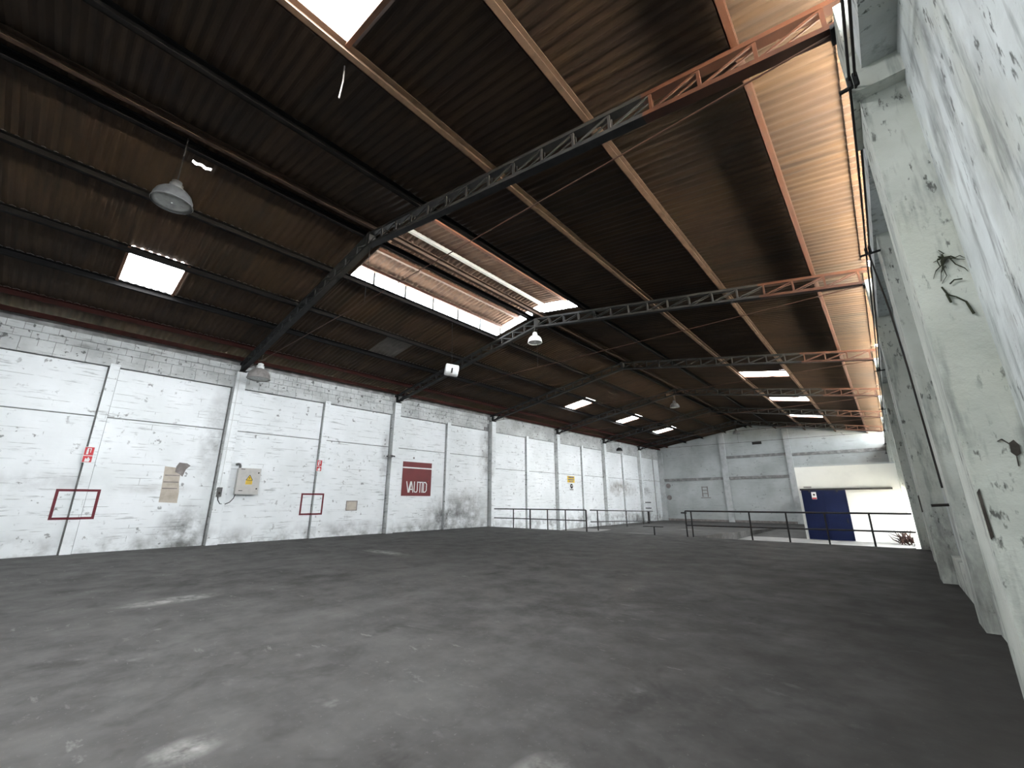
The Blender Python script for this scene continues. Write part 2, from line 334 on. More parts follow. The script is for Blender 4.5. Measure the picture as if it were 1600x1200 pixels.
# ramp going down between the two railings, its left edge runs off to the far left corner
ramp = MB()
zr = lambda y: max(-0.6, -(y - YE) * 0.0262) - 0.002
top = [(-12.0, YE), (-7.1, YE), (-7.1, 41.0), (-6.9, 43.2), (-19.0, 46.0), (-19.6, 47.8)]
top = [(-12.0, YE), (-7.1, YE), (-7.1, 43.2), (-18.35, 43.2)]
vs = [(x, y, zr(y)) for x, y in top] + [(x, y, ZL - .1) for x, y in top]
ramp.add(vs, [(0, 1, 2, 3), (7, 6, 5, 4), (0, 4, 5, 1), (1, 5, 6, 2), (2, 6, 7, 3), (3, 7, 4, 0)])
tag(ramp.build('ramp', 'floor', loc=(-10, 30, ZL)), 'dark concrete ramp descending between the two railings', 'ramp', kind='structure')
# shade beside the white room, laid as a thin dark sheet on the floor
tag(MB().box(-20.1, -4.1, 31.0, YF + .1, ZL, ZL + 0.006).build('floor_shade', 'floor', loc=(-12, 40, ZL)), 'shade before the far wall, laid as a dark sheet on the floor', 'floor', kind='structure')

# ---- left wall
wl = thing('wall_left', (-20, 15, 0), 'long white painted block wall with columns and stains', 'wall', kind='structure')
edges = sorted(T + [t + BAY / 2 for t in T] + [T[0] - BAY / 2, YB, YF])
edges = [e for e in edges if YB <= e <= YF]
for a, b in zip(edges, edges[1:]):
    zb = 0.0 if b <= YE + 0.3 else -0.75
    mid = 4.42 if b <= YE + .3 else 3.72
    MB().box(-20.1, -19.97, a, b, zb, 6.5).build('wall_core', 'joint', wl)
    ga, gb = (0.215 if min(abs(a - t) for t in T) < .1 else 0.15), (0.25 if min(abs(b - t) for t in T) < .1 else 0.175)
    MB().box(-20.0, -19.90, a + ga, b - gb, zb, mid - .02).build('wall_panel', 'left', wl)
    MB().box(-20.0, -19.905, a + ga, b - gb, mid + .02, 6.18).build('wall_panel', 'left', wl)
    if a > YE: MB().box(-20.1, -19.86, a, b, 6.21, 6.7).build('tie_beam', 'head', wl); MB().box(-20.1, -19.91, a, b, 6.7, 7.45).build('wall_panel', 'head', wl)
    else: MB().box(-20.1, -19.93, a, b, 6.4, 7.45).build('wall_panel', 'joint', wl)
for t in T:                                     # full columns, one under each truss
    zb = 0.0 if t < YE else -0.75
    m = MB().box(-20.0, XL, t - 0.19, t + 0.19, zb, 6.86); m.m[2] = 1; m.build('column', ['left', 'head'], wl)  # camera-facing side greyer: its shade is put into the colour
for t in [T[0] - BAY / 2] + [t + BAY / 2 for t in T[:-1]]:
    zb = 0.0 if t < YE else -0.75
    m = MB().box(-20.0, -19.76, t - 0.13, t + 0.13, zb, 6.3); m.m[2] = 1; m.build('pilaster', ['left', 'head'], wl)  # same painted side shade on the pilasters
# visible block courses at the head of the wall in the near bays
def block_mesh(l, h_, d_):
    m = MB(); e = 0.006
    m.box(0, d_, e, l - e, e, h_ - e); return m.mesh('block', 'head')
lintel = block_mesh(0.769, 0.245, 0.09); brick = block_mesh(0.3845, 0.245, 0.045)
nb = int((YE - (T[0] - BAY / 2)) / 0.769)
for i in range(nb):
    y = T[0] - BAY / 2 + i * 0.769
    inst(lintel, wl, (-19.905, y, 6.21), 'block')
for r in range(3):
    for i in range(int((YE - T[0]) / 0.3845)):
        y = T[0] + i * 0.3845 + (0.192 if r % 2 else 0)
        if y > YE - .4: continue
        inst(brick, wl, (-19.925 - random.uniform(0, .012), y, 6.46 + r * 0.245), 'block')

# ---- far wall
wf = thing('wall_far', (-10, YF, ZL), 'grey gable wall closing the far end of the hall', 'wall', kind='structure')
MB().prism([(-20.1, -0.75), (0.95, -0.75), (0.95, zs(.95)), (XM, zs(XM)), (-20.1, zs(-20.1))], 'Y', YF, YF + 0.2).build('wall_panel', 'far', wf)
for x0, x1 in ((-12.95, -12.4), (-6.95, -6.45)):
    MB().box(x0, x1, YF - 0.22, YF + .02, -0.6, zs(-7) - .25 if x0 > -10 else zs(-13) - .1).build('column', 'farcol', wf)
MB().box(-19.9, -19.35, YF - 0.2, YF + .02, -0.6, 7.0).build('column', 'farcol', wf)
for x0, x1, z in ((-19.35, -12.95, 3.7), (-12.4, -6.95, 3.7), (-6.45, .8, 3.7), (-12.4, -6.95, 5.85), (-6.45, .8, 5.75)):
    MB().box(x0, x1, YF - 0.10, YF + .02, z, z + 0.28).build('beam', 'joint', wf)  # dark beam colour holds dirt and painted-in shadow
MB().box(-19.9, 0.8, YF - 0.03, YF + .01, ZL, ZL + 0.22).build('skirting', 'stain', wf)

# ---- back wall (behind the camera)
wb = thing('wall_back', (-10, YB, 0), 'grey gable wall at the near end of the hall', 'wall', kind='structure')
MB().prism([(-20.1, -0.75), (0.95, -0.75), (0.95, zs(.95)), (XM, zs(XM)), (-20.1, zs(-20.1))], 'Y', YB - 0.2, YB).build('wall_panel', 'left', wb)

# ---- right wall
wr = thing('wall_right', (0.8, 15, 0), 'grey mouldy plastered wall with columns under an open eave', 'wall', kind='structure')
XW, XO = 0.82, 0.97
def rp(a, b, z0, z1): MB().box(XW, XO, a, b, z0, z1).build('wall_panel', 'right', wr)
ZT = 5.72
rp(YB, T[1], -0.75, ZT); rp(T[1], T[2], -0.75, ZT); rp(T[2], T[3], -0.75, ZT); rp(T[3], 27.0, -0.75, ZT)
rp(27.0, 30.0, 2.0, ZT); rp(30.0, T[5], -0.75, ZT); rp(T[5], YF, -0.75, ZT)
MB().box(0.56, XO, YB, YF, ZT, 6.06).build('eave_beam', 'right', wr)
MB().box(0.85, XO, YB, YF, 6.06, 6.62).build('parapet', 'right', wr)
for i, t in enumerate(T):
    MB().box(0.49, XW + .02, t - 0.36, t + 0.30, -0.6 if t > YE else 0, 6.72).build('column', 'rightcol', wr)
MB().box(0.44, XW, T[1] - 0.50, T[1] + 0.42, 5.42, 5.62).build('corbel', 'rightcol', wr)
MB().box(0.47, XW, T[1] - 0.43, T[1] + 0.38, 5.62, 5.92).build('corbel', 'rightcol', wr)
for t in (8.55, 16.5, T[3] + BAY / 2 + 5.0, 31.9, 39.7):
    MB().box(0.60, XW + .02, t - 0.30, t + 0.30, -0.6 if t > YE else 0, ZT).build('pilaster', 'rightcol', wr)
for a, b, x0, hh in ((5.5, 8.2, .72, .5), (9.0, 12.3, .70, .55), (13.2, 20.0, .70, .45)):
    MB().box(x0, XW, a, b, 0, hh).build('plinth', 'rightcol', wr)

# ================================================================== ROOF
ce = thing('ceiling', (XM, 20, 8.5), 'dark brown corrugated roof seen from below', 'ceiling', kind='structure')
RP = [XM, -7.4, -5.0, -2.7, -0.47, 0.54]              # purlin lines, right slope
LP = [XM, -12.1, -14.5, -16.4, -18.55, -20.45]        # left slope
NSH = 6; SW = BAY / NSH; WAVE = 7; AMP = 0.016
def sheet_mb(xa, xb, width=SW, waves=WAVE, lift=0.0, sub=6, y0=0.0, amp=AMP, hole=None, layers=(0, 1)):
    """corrugated sheet from the upper line xa to the lower line xb, y from 0; sooty underside, weathered upper side (slot 1)"""
    m = MB(); n = waves * sub; s_ = 1 if xb > xa else -1; lap = 0.10
    xs = [xa, xb + s_ * lap]
    if hole: xs = [xa, hole[0], hole[1], xb + s_ * lap]
    for layer in layers:
        vs = []; nx = len(xs)
        for k in range(n + 1):
            y = y0 + width * k / n; c_ = math.sin(2 * math.pi * (k / sub)) * amp
            for x in xs:
                vs.append((x, y, zs(x) + AMP + c_ + lift + 0.014 * abs((x - xa) / (xb - xa)) + layer * 0.008))
        fs = []
        for k in range(n):
            yc_ = y0 + width * (k + .5) / n
            for q in range(nx - 1):
                if hole and q == 1 and hole[2] < yc_ < hole[3]: continue
                fs.append((k * nx + q, k * nx + q + 1, (k + 1) * nx + q + 1, (k + 1) * nx + q))
        m.add(vs, fs, layer)
    return m
def bay_starts(i):
    """sheet edges of the bay that starts at truss T[i] (i = -1: behind the first)"""
    if i <= 0: return [1.85 + SW * k for k in range(-7, 3)]
    a = T[i]; return [a + SW * k for k in range(NSH)] if i < len(T) - 1 else [a + SW * k for k in range(5)]
SKY_L = {0.57: 'lit', 24.28: 'lit', 31.97: 'lit', 39.66: 'lit', 8.90: 'dull'}
wn = [0]
def skylight(row_m, x, x2, y, label, group=None):
    wn[0] += 1
    t_ = thing('window_%d' % wn[0], (x, y, zs(x)), label, 'skylight', group, 'structure')
    o = bpy.data.objects.new('pane', row_m); C.objects.link(o); o.parent = t_
    o.location = Vector((0, y, 0)) - W[t_.name]
    xe = x2
    for yy, nm in ((y - .03, 'frame'), (y + SW + .03, 'frame')):
        MB().bar((x, yy, zs(x) - .02), (xe, yy, zs(xe) - .02), .07, .05).build(nm, 'litedge', t_)  # bars stand in for lit sheet edges, the light is in their colour
    return t_
far_field = MB(); n_sheet = 0
def near(v, y): return abs(v - y) < 0.35
for side, lines in (('R', RP), ('L', LP)):
    for r, (xa, xb) in enumerate(zip(lines, lines[1:])):
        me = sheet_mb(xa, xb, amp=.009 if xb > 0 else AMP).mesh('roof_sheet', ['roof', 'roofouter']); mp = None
        for i in range(0, len(T)):
            for y in bay_starts(i):
                if y > YF + 0.3: continue
                if i == 1 and r == 0: continue                               # ridge monitor stands here
                kind = None
                if side == 'L' and r == 2:
                    for k, v in SKY_L.items():
                        if near(k, y): kind = v
                if side == 'R' and r == 2:
                    if any(near(v, y) for v in (0.57, -0.71, -1.99, 24.28, 31.97, 39.66)): kind = 'lit'
                if kind == 'lit':
                    mp = mp or sheet_mb(xa, xb, amp=.024, sub=4, layers=(0,)).mesh('pane', ['pane'])
                    if side == 'L':
                        lab = {0: 'bright skylight above the high-bay lamp nearest the left wall', 3: 'first and largest of the three far skylights over the left wall',
                               4: 'middle one of the three far skylights over the left wall', 5: 'smallest and farthest skylight over the left wall'}[i]
                    else:
                        lab = {0: 'big bright skylight at the top edge of the photograph' if y > 0 else 'skylight sheet above the viewpoint in line with the big bright skylight',
                               3: 'largest of the three skylights over the blue door side', 4: 'middle of the three skylights over the blue door side', 5: 'thin farthest skylight over the blue door side'}[i]
                    skylight(mp, xa, xb, y, lab, 'roof skylights')
                elif kind == 'dull':
                    o = inst(sheet_mb(xa, xb).mesh('roof_sheet', ['roofgrey', 'roofouter']), ce, (0, y, 0), 'roof_sheet'); o['label'] = 'grey replacement sheet'
                elif side == 'L' and r == 0 and near(0.57, y):                # a corner of this sheet is broken out
                    inst(sheet_mb(xa, xb, hole=(-10.53, -10.62, .42, .80)).mesh('roof_sheet', ['roof', 'roofouter']), ce, (0, y, 0), 'roof_sheet')
                elif -1.5 < y < T[5] - 0.2:
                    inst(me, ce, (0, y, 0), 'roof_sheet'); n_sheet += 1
                else:
                    q = sheet_mb(xa, xb, sub=4, y0=y); far_field.add(q.v, q.f); far_field.m[-len(q.m):] = q.m
pt_ = MB().box(-10.72, -10.42, .95, 1.42, zs(-10.57) + .09, zs(-10.57) + .10); pt_.build('added_hole_cover', 'holeglow', ce)['label'] = 'glowing sheet added over a roof hole to stop the sun'  # added cover: keeps sunlight out of the hole and glows like sky
ff = far_field.build('roof_sheets', ['roof', 'roofouter'], ce); ff['kind'] = 'stuff'
# eave overhang outside the right wall, broken beside every truss
for i in range(len(T)):
    a = T[i] + 0.36 if i else YB - .3; b = (T[i + 1] - 0.02) if i + 1 < len(T) else YF + .3
    if i == 0: a2 = [(YB - .3, T[0] - .02), (T[0] + .36, T[1] - .02)]
    else: a2 = [(a, b)]
    for p_, q_ in a2:
        m = sheet_mb(0.54, 1.30, q_ - p_, max(1, round((q_ - p_) / SW * WAVE)), lift=-0.02, sub=4); inst(m.mesh('eave_sheet', ['roof', 'roofouter']), ce, (0, p_, 0), 'eave_sheet')
# ridge capping in lengths, one length is missing
yc = YB
for a, b in ((YB, 0.9), (0.9, T[1]), (T[2], T[3]), (T[3], T[4]), (T[4], T[5]), (T[5], YF)):
    m = MB(); w_ = 0.28
    m.prism([(XM - w_, zs(XM - w_) + .07), (XM, zs(XM) + .085), (XM + w_, zs(XM + w_) + .07), (XM + w_, zs(XM + w_) + .085), (XM, zs(XM) + .10), (XM - w_, zs(XM - w_) + .085)], 'Y', a, b)
    m.build('ridge_cap', 'roof', ce)

# ---- purlins
def purlin(x, label, mi='oldpurlin', y0=YB, y1=YF, w_=0.115):
    z = zc(x) + PUR
    m = MB()
    m.box(x - w_ / 2, x + w_ / 2, y0, y1, z, z + 0.018).box(x - w_ / 2, x - w_ / 2 + 0.018, y0, y1, z, z + 0.19).box(x - w_ / 2, x + w_ / 2, y0, y1, z + 0.172, z + 0.19)
    return tag(m.build('purlin', mi, loc=(x, 20, z)), label, 'beam', 'roof purlins')
purlin(-0.47, 'bright orange steel purlin nearest the open eave', 'purlin', w_=0.10)
purlin(-2.7, 'rusty roof purlin second in from the open eave', 'litpurlin')
purlin(-5.0, 'rusty roof purlin running under the big skylight', 'litpurlin')
purlin(-7.4, 'dark purlin along the eave-wall side of the ridge opening', 'soot')
for a, b, lab in ((-10.05, None, 'dark ridge purlin on the white block wall side of the ridge'), (-9.55, None, 'pale lit ridge purlin crossing the ridge opening')):
    purlin(a, lab, 'oldpurlin' if a > -9.8 else 'soot', w_=0.12)
purlin(-12.1, 'dark purlin under the long bright opening of the ridge', 'soot')
purlin(-14.5, 'dark rusty purlin along the upper edge of the small square skylight', 'soot')
purlin(-16.4, 'dark rusty purlin along the lower edge of the small square skylight', 'soot')
purlin(-18.55, 'dark red purlin closest to the white block wall', 'oldred')
tag(MB().box(-19.62, -19.54, YB, YF, zc(-19.6) + .40, zc(-19.6) + .56).build('purlin', 'oldred', loc=(-19.6, 20, 7.3)), 'red eave purlin lying on top of the white block wall', 'beam', 'roof purlins')

# ---- trusses
def make_truss():
    t = thing('roof_truss', (XM, T[1], 6.8), '', 'truss', 'lattice roof trusses')
    y = T[1]; D = PUR; ch = 0.07
    def seg(name, xs, zoff, mats, w_, h_):
        m = MB()
        for (a, b, mi) in xs: m.bar((a, y, zc(a) + zoff), (b, y, zc(b) + zoff), w_, h_, mi)
        return m.build(name, mats, t)
    xr, xl = 0.62, -19.95
    seg('bottom_chord', [(XM, -1.75, 0), (-1.75, xr - .1, 1)], ch / 2, ['steel', 'redsteel'], 0.17, ch)
    seg('bottom_chord', [(XM, xl + .2, 0)], ch / 2, ['steel'], 0.17, ch)
    seg('top_chord', [(XM, -1.75, 0), (-1.75, xr, 1)], D - ch / 2, ['steel', 'redsteel'], 0.15, ch)
    seg('top_chord', [(XM, xl, 0)], D - ch / 2, ['steel'], 0.15, ch)
    for sgn, end in ((1, xr - .2), (-1, xl + .35)):
        n = 15; st = (end - XM) / n
        for k in range(n + 1):
            x = XM + st * k; mt = 'redsteel' if x > -1.75 else 'steel'
            MB().bar((x, y - .05, zc(x) + ch), (x, y - .05, zc(x) + D - ch), 0.045, 0.03).bar((x, y + .05, zc(x) + ch), (x, y + .05, zc(x) + D - ch), 0.02, 0.02).build('strut', mt, t)
            if k < n:
                x2 = x + st
                lo, hi = (x, x2)
                MB().bar((lo, y - .05, zc(lo) + ch), (hi, y - .05, zc(hi) + D - ch), 0.022, 0.03).bar((lo, y + .05, zc(lo) + ch), (hi, y + .05, zc(hi) + D - ch), 0.018, 0.02).build('diagonal', mt, t)
    MB().bar((XM, y, ZM + .02), (XM, y, ZM + D - .02), 0.16, 0.20).build('ridge_plate', 'steel', t)
    # tie rod and hanger
    MB().tube([(xr - .15, y, zc(xr) + 0.02), (-9.7, y, 6.82), (XL, y, 6.92)], 0.013, 6).build('tie_rod', 'purlin', t)
    MB().tube([(XM, y, ZM), (XM, y, 6.82)], 0.007, 5).build('hanger_rod', 'steel', t)
    # shoes on the two columns
    MB().box(-19.98, -19.50, y - .12, y + .12, 6.86, 6.90).bar((-19.75, y, 6.88), (-19.75, y, 7.25), .10, .10).bar((-19.7, y, 6.9), (-19.1, y, 7.2), .05, .05).build('shoe', 'steel', t)
    MB().box(0.45, .9, y - .12, y + .12, 6.70, 6.76).bar((.7, y, 6.74), (.7, y, 7.12), .10, .10).build('shoe', 'steel', t)
    return t
tr = make_truss()
labs = {1: 'large red-ended roof truss landing on the column beside the grey fuse box', 2: 'roof truss at the far end of the bright ridge opening', 3: 'roof truss landing where the dock railing meets the white wall',
        4: 'fourth roof truss from the viewpoint, between two far skylights', 5: 'fifth roof truss from the viewpoint, before the farthest skylights', 6: 'farthest roof truss, closest to the grey gable wall', 0: 'roof truss above the viewpoint, behind the big skylight'}
tr['label'] = labs[1]
for i in (2, 3, 4, 5, 6, 0):
    c = copy_tree(tr, (XM, T[i], 6.8)); c['label'] = labs[i]

# ---- raised ridge monitor over the first full bay
mo = thing('ridge_monitor', (XM, T[1] + BAY / 2, 9.1), 'raised corrugated monitor roof over the long bright ridge opening', 'roof monitor')
Y0, Y1, RZ = T[1] + 0.12, T[2] + 0.25, 0.52
for lines in ((XM, -7.30), (XM, -12.08)):
    m1 = sheet_mb(lines[0], lines[1], (Y1 - Y0) / NSH, lift=RZ, amp=.026).mesh('roof_sheet', ['monsheet', 'roofouter'])
    for k in range(NSH): inst(m1, mo, (0, Y0 + (Y1 - Y0) / NSH * k, 0), 'roof_sheet')
for x, mt in ((-9.6, 'cream'), (-11.0, 'purlin'), (-11.98, 'purlin'), (-8.4, 'purlin'), (-7.42, 'purlin')):
    MB().box(x - .05, x + .05, Y0, Y1, zs(x) + RZ - .12, zs(x) + RZ - .005).build('rail', mt, mo)
MB().prism([(-12.08, zs(-12.08)), (XM, zs(XM)), (-7.3, zs(-7.3)), (-7.3, zs(-7.3) + RZ), (XM, zs(XM) + RZ), (-12.08, zs(-12.08) + RZ)], 'Y', Y0 - .03, Y0 - .005).build('added_sun_block', 'roof', mo)  # unseen closed end, added to keep a sun patch off the floor
for x in (-12.1, -7.4):
    for k in range(7):
        y = Y0 + .05 + (Y1 - Y0 - .1) * k / 6
        MB().box(x - .03, x + .03, y - .03, y + .03, zs(x), zs(x) + RZ).build('post', 'steel', mo)

# ================================================================== RAILINGS
def rail_thing(name, loc, label): return thing(name, loc, label, 'railing')
r1 = rail_thing('railing', (-16, YE, 0), 'dark pipe railing along the dock edge and ramp by the white wall')
zt, zm = 1.10, 0.55; pr = 0.034
MB().tube([(-19.35, YE - .05, zt), (-12.5, YE - .05, zt)], pr, 6).build('top_rail', 'railing', r1)
MB().tube([(-19.35, YE - .05, zm), (-12.5, YE - .05, zm)], pr * .85, 6).build('middle_rail', 'railing', r1)
for x in (-17.71, -16.38, -15.09, -13.84, -12.5):
    MB().tube([(x, YE - .05, 0), (x, YE - .05, zt)], pr * (1.3 if x in (-12.5, -16.38) else 1), 6).build('post', 'railing', r1)
def ledge(y): return (-12.3 - (y - 20.4) * 0.275, y, zr(y))
pts = [ledge(y) for y in (20.4, 29.7, 36.8, 42.8)]
MB().tube([(p[0], p[1], p[2] + 1.10) for p in pts], pr, 6).build('top_rail', 'railing', r1)
MB().tube([(p[0], p[1], p[2] + 0.5 - 0.12 * k) for k, p in enumerate(pts)], pr * .85, 6).build('middle_rail', 'railing', r1)
for y in (21.8, 29.7, 36.8):
    p = ledge(y); MB().tube([p, (p[0], p[1], p[2] + 1.1)], pr, 6).build('post', 'railing', r1)
p = ledge(42.0); MB().add([(p[0] - .1, 41.2, p[2] - .02), (p[0] + .05, 41.2, p[2] - .02), (p[0] - .6, 42.9, p[2]), (p[0] - .75, 42.9, p[2]),
                          (p[0] - .1, 41.2, p[2] + 1.1), (p[0] + .05, 41.2, p[2] + 1.1), (p[0] - .6, 42.9, p[2] + 1.1), (p[0] - .75, 42.9, p[2] + 1.1)],
                         [(0, 3, 2, 1), (4, 5, 6, 7), (0, 1, 5, 4), (1, 2, 6, 5), (2, 3, 7, 6), (3, 0, 4, 7)]).build('end_plate', 'railing', r1)
r2_ = rail_thing('railing', (-3.5, YE, 0), 'dark pipe railing on the dock edge in front of the blue door')
MB().tube([(-7.21, YE - .05, 1.12), (0.46, YE - .05, 1.13)], pr, 6).build('top_rail', 'railing', r2_)
MB().tube([(-7.21, YE - .05, 0.50), (0.46, YE - .05, 0.53)], pr * .9, 6).build('middle_rail', 'railing', r2_)
for x in (-7.21, -6.95, -4.57, -3.25, -1.99, -0.68):
    MB().tube([(x, YE - .05, 0), (x, YE - .05, 1.12)], pr, 6).build('post', 'railing', r2_)
MB().tube([(-7.4, YE - .05, 1.04), (-7.15, YE - .05, 1.04)], pr, 6).build('latch_bar', 'railing', r2_)
r3 = rail_thing('railing', (-8.75, YE, 0), 'short broken-off railing stub standing in the ramp opening')
MB().tube([(-8.75, YE - .05, 0), (-8.75, YE - .05, 0.38)], 0.035, 6).build('post', 'railing', r3)
MB().tube([(-9.3, YE - .05, 0.385), (-8.3, YE - .05, 0.385)], 0.018, 6).build('top_rail', 'railing', r3)

# ================================================================== WHITE ROOM WITH BLUE DOOR
wo = thing('wall_office', (-1.7, 30.6, ZL), 'clean white front wall of the low room behind the right railing', 'wall', kind='structure')
MB().box(-4.05, XW, 30.6, 30.75, ZL - .05, 3.5).build('wall_panel', 'cream', wo)
MB().box(-4.05, -3.9, 30.75, YF, ZL - .05, 3.5).build('wall_panel', 'cream', wo)
MB().box(-4.05, XW, 30.6, YF, 3.5, 3.58).build('roof_slab', 'far', wo)
d1 = thing('door_1', (-2.8, 30.6, ZL), 'dark blue sliding door under a long track', 'door', kind='structure')
dl = MB().box(-3.9, -1.82, 30.50, 30.55, ZL + .03, 2.14).build('leaf', 'blue', d1)
for x in (-3.9, -2.86, -1.86): MB().box(x, x + .04, 30.485, 30.50, ZL + .05, 2.12).build('stile', 'blue', dl)
MB().box(-3.95, 0.2, 30.46, 30.58, 2.14, 2.24).build('track', 'steel', d1)
for x in (-3.5, -2.2): MB().box(x - .04, x + .04, 30.47, 30.53, 2.02, 2.18).build('hanger', 'steel', dl)
MB().box(-2.0, -1.95, 30.47, 30.50, .35, .6).build('handle', 'steel', dl)
s = thing('notice', (-3.3, 30.49, 1.65), 'small white notice with black symbol on the blue door', 'sign')
MB().box(-3.42, -3.19, 30.470, 30.484, 1.64, 2.04).build('plate', 'white', s)
MB().lathe([(0.0, 0), (0.055, 0), (0.055, .006), (0, .006)], (-3.3, 30.463, 1.89), 14, axis='Y').build('symbol', 'black', s)
MB().box(-3.41, -3.2, 30.466, 30.470, 1.65, 1.73).build('caption', 'signred', s)
s = thing('name_plate', (-3.55, 30.59, 2.27), 'faint grey lettering plate above the blue door track', 'sign')
MB().box(-3.76, -3.37, 30.590, 30.599, 2.27, 2.38).build('plate', 'boxgrey', s)
for k in range(9): MB().box(-3.73 + k * .04, -3.705 + k * .04, 30.585, 30.590, 2.30, 2.35).build('letter', 'stain', s)
# dry branches against the foot of the wall
tw = thing('dry_branch_pile', (0.3, 29.9, ZL), 'red-brown dry branches heaped beside the white room wall', 'branches')
for k in range(60):
    a = random.uniform(0, 6.28); b = random.uniform(.25, 1.2); l = random.uniform(.3, .7)
    x0, y0 = 0.28 + random.uniform(-.32, .3), 29.9 + random.uniform(-.3, .3)
    p0 = Vector((x0, y0, ZL + random.uniform(.0, .3))); d = Vector((math.cos(a) * math.cos(b), math.sin(a) * math.cos(b), math.sin(b))) * l
    p1 = p0 + d * .5 + Vector((random.uniform(-.06, .06),) * 3); p2 = p0 + d
    p2.x = min(p2.x, .7); p1.x = min(p1.x, .7)
    MB().tube([p0, p1, p2], .02, 5, rads=[.03, .022, .008]).build('twig', 'twig', tw)

# ================================================================== THINGS ON THE LEFT WALL
def red_square(yc, zb, label, pc):
    t = thing('marking_frame', (-19.7, yc, zb), label, 'marking', 'red extinguisher frames')
    a, b, hh, th = yc - .52, yc + .52, .95, .075; xo, xi = -19.72, -19.748
    # painted over wall and pilaster: each stroke follows the pilaster in front of the wall
    def stroke(y0, y1, z0, z1):
        m = MB()
        cuts = sorted({y0, y1} | {c for c in (pc - .13, pc + .13) if y0 < c < y1})
        for p_, q_ in zip(cuts, cuts[1:]):
            on = abs((p_ + q_) / 2 - pc) < .13; x = -19.76 if on else -19.90
            m.box(x - .001, x + .006, p_, q_, z0, z1)
            if on:
                for yy in (p_, q_):
                    if abs(abs(yy - pc) - .13) < 1e-4: m.box(-19.9, -19.754, yy - .005, yy + .005, z0, z1)
        m.build('stroke', 'red', t)
    stroke(a, b, zb, zb + th); stroke(a, b, zb + hh - th, zb + hh); stroke(a, a + th, zb + th, zb + hh - th); stroke(b - th, b, zb + th, zb + hh - th)
red_square(T[0] + BAY / 2 - 0.06, 1.05, 'dark red square outline below the sign on the nearest pilaster', T[0] + BAY / 2)
red_square(T[1] + BAY / 2 - 0.14, 1.0, 'smaller looking dark red square outline between fuse box and red panel', T[1] + BAY / 2)
def fire_sign(yc, zb, label):
    t = thing('fire_sign', (-19.74, yc, zb), label, 'sign', 'red and white extinguisher signs'); x = -19.758
    pl_ = MB().box(x, x + .008, yc - .125, yc + .125, zb, zb + .52).build('plate', 'white', t)
    MB().box(x + .008, x + .011, yc - .11, yc + .11, zb + .24, zb + .505).build('upper_field', 'signred', pl_)
    MB().box(x + .008, x + .011, yc - .11, yc + .11, zb + .015, zb + .215).build('lower_field', 'signred', pl_)
    m = MB().box(x + .011, x + .014, yc - .06, yc - .01, zb + .27, zb + .42).box(x + .011, x + .014, yc - .05, yc - .02, zb + .42, zb + .46).box(x + .011, x + .014, yc - .05, yc + .03, zb + .455, zb + .475).box(x + .011, x + .014, yc + .025, yc + .045, zb + .33, zb + .475)
    m.build('pictogram', 'white', t)
    m = MB().prism([(yc - .06, zb + .03), (yc + .05, zb + .03), (yc + .07, zb + .10), (yc + .02, zb + .19), (yc - .01, zb + .12), (yc - .05, zb + .15)], 'X', x + .011, x + .014)
    m.build('flame_symbol', 'white', t)
fire_sign(T[0] + BAY / 2 - 0.08, 2.85, 'red and white sign on the pilaster nearest the viewpoint')
fire_sign(T[1] + BAY / 2 - 0.08, 2.94, 'red and white sign on the pilaster right of the fuse box')

# fuse box with warning sticker, conduit elbow and looped cable
fb = thing('fuse_box', (-19.75, 5.94, 1.89), 'beige grey metal fuse box with yellow warning sticker', 'fuse box')
m = MB().box(-19.9, -19.66, 5.56, 6.36, 1.89, 2.90); m.build('body', 'boxgrey', fb)
fd = MB().box(-19.66, -19.635, 5.545, 6.375, 1.875, 2.915).build('door', 'boxgrey', fb)
for y, z in ((6.29, 2.74), (6.29, 2.10)): MB().lathe([(0, 0), (.028, 0), (.028, .02), (0, .02)], (-19.637, y, z), 12, axis='X').build('lock', 'black', fd)
for y, z in ((5.70, 2.87), (5.72, 2.02)): MB().box(-19.637, -19.625, y - .07, y + .07, z - .012, z + .012).build('hinge_plate', 'black', fd)
yc = 5.98
st = MB().prism([(yc - .12, 2.44), (yc + .12, 2.44), (yc, 2.64)], 'X', -19.636, -19.630).build('warning_triangle', 'yellow', fd)
for a, b in (((yc - .12, 2.44), (yc + .12, 2.44)), ((yc + .12, 2.44), (yc, 2.645)), ((yc, 2.645), (yc - .12, 2.44))):
    MB().bar((-19.629, *a), (-19.629, *b), .018, .004, upv=(1, 0, 0)).build('triangle_edge', 'black', fd)
MB().prism([(yc + .01, 2.58), (yc - .03, 2.52), (yc - .005, 2.52), (yc - .02, 2.47), (yc + .03, 2.535), (yc + .005, 2.535)], 'X', -19.630, -19.627).build('lightning_bolt', 'black', fd)
MB().box(-19.636, -19.631, yc - .12, yc + .12, 2.27, 2.425).build('warning_text_field', 'yellow', fd)
for k in range(3): MB().box(-19.631, -19.629, yc - .09, yc + .09, 2.30 + k * .04, 2.312 + k * .04).build('text_line', 'stain', fd)
MB().tube([(-19.78, 5.62, 2.88), (-19.78, 5.62, 3.0), (-19.78, 5.60, 3.06), (-19.80, 5.55, 3.08), (-19.88, 5.50, 3.06)], .045, 8).build('conduit_elbow', 'alu', fb)
MB().tube([(-19.74, 5.60, 1.9), (-19.72, 5.55, 1.72), (-19.68, 5.43, 1.57), (-19.63, 5.25, 1.49), (-19.60, 5.08, 1.52), (-19.575, 4.99, 1.66), (-19.57, 4.98, 1.775)], .016, 6).build('cable', 'steel', fb)
sw = thing('switch_box', (-19.58, 4.98, 1.78), 'small grey switch box on the column beside the fuse box', 'switch')
MB().box(-19.6, -19.53, 4.91, 5.07, 1.78, 2.13).build('body', 'alu', sw)
MB().box(-19.53, -19.51, 4.955, 5.02, 1.87, 1.95).build('lever', 'black', sw)
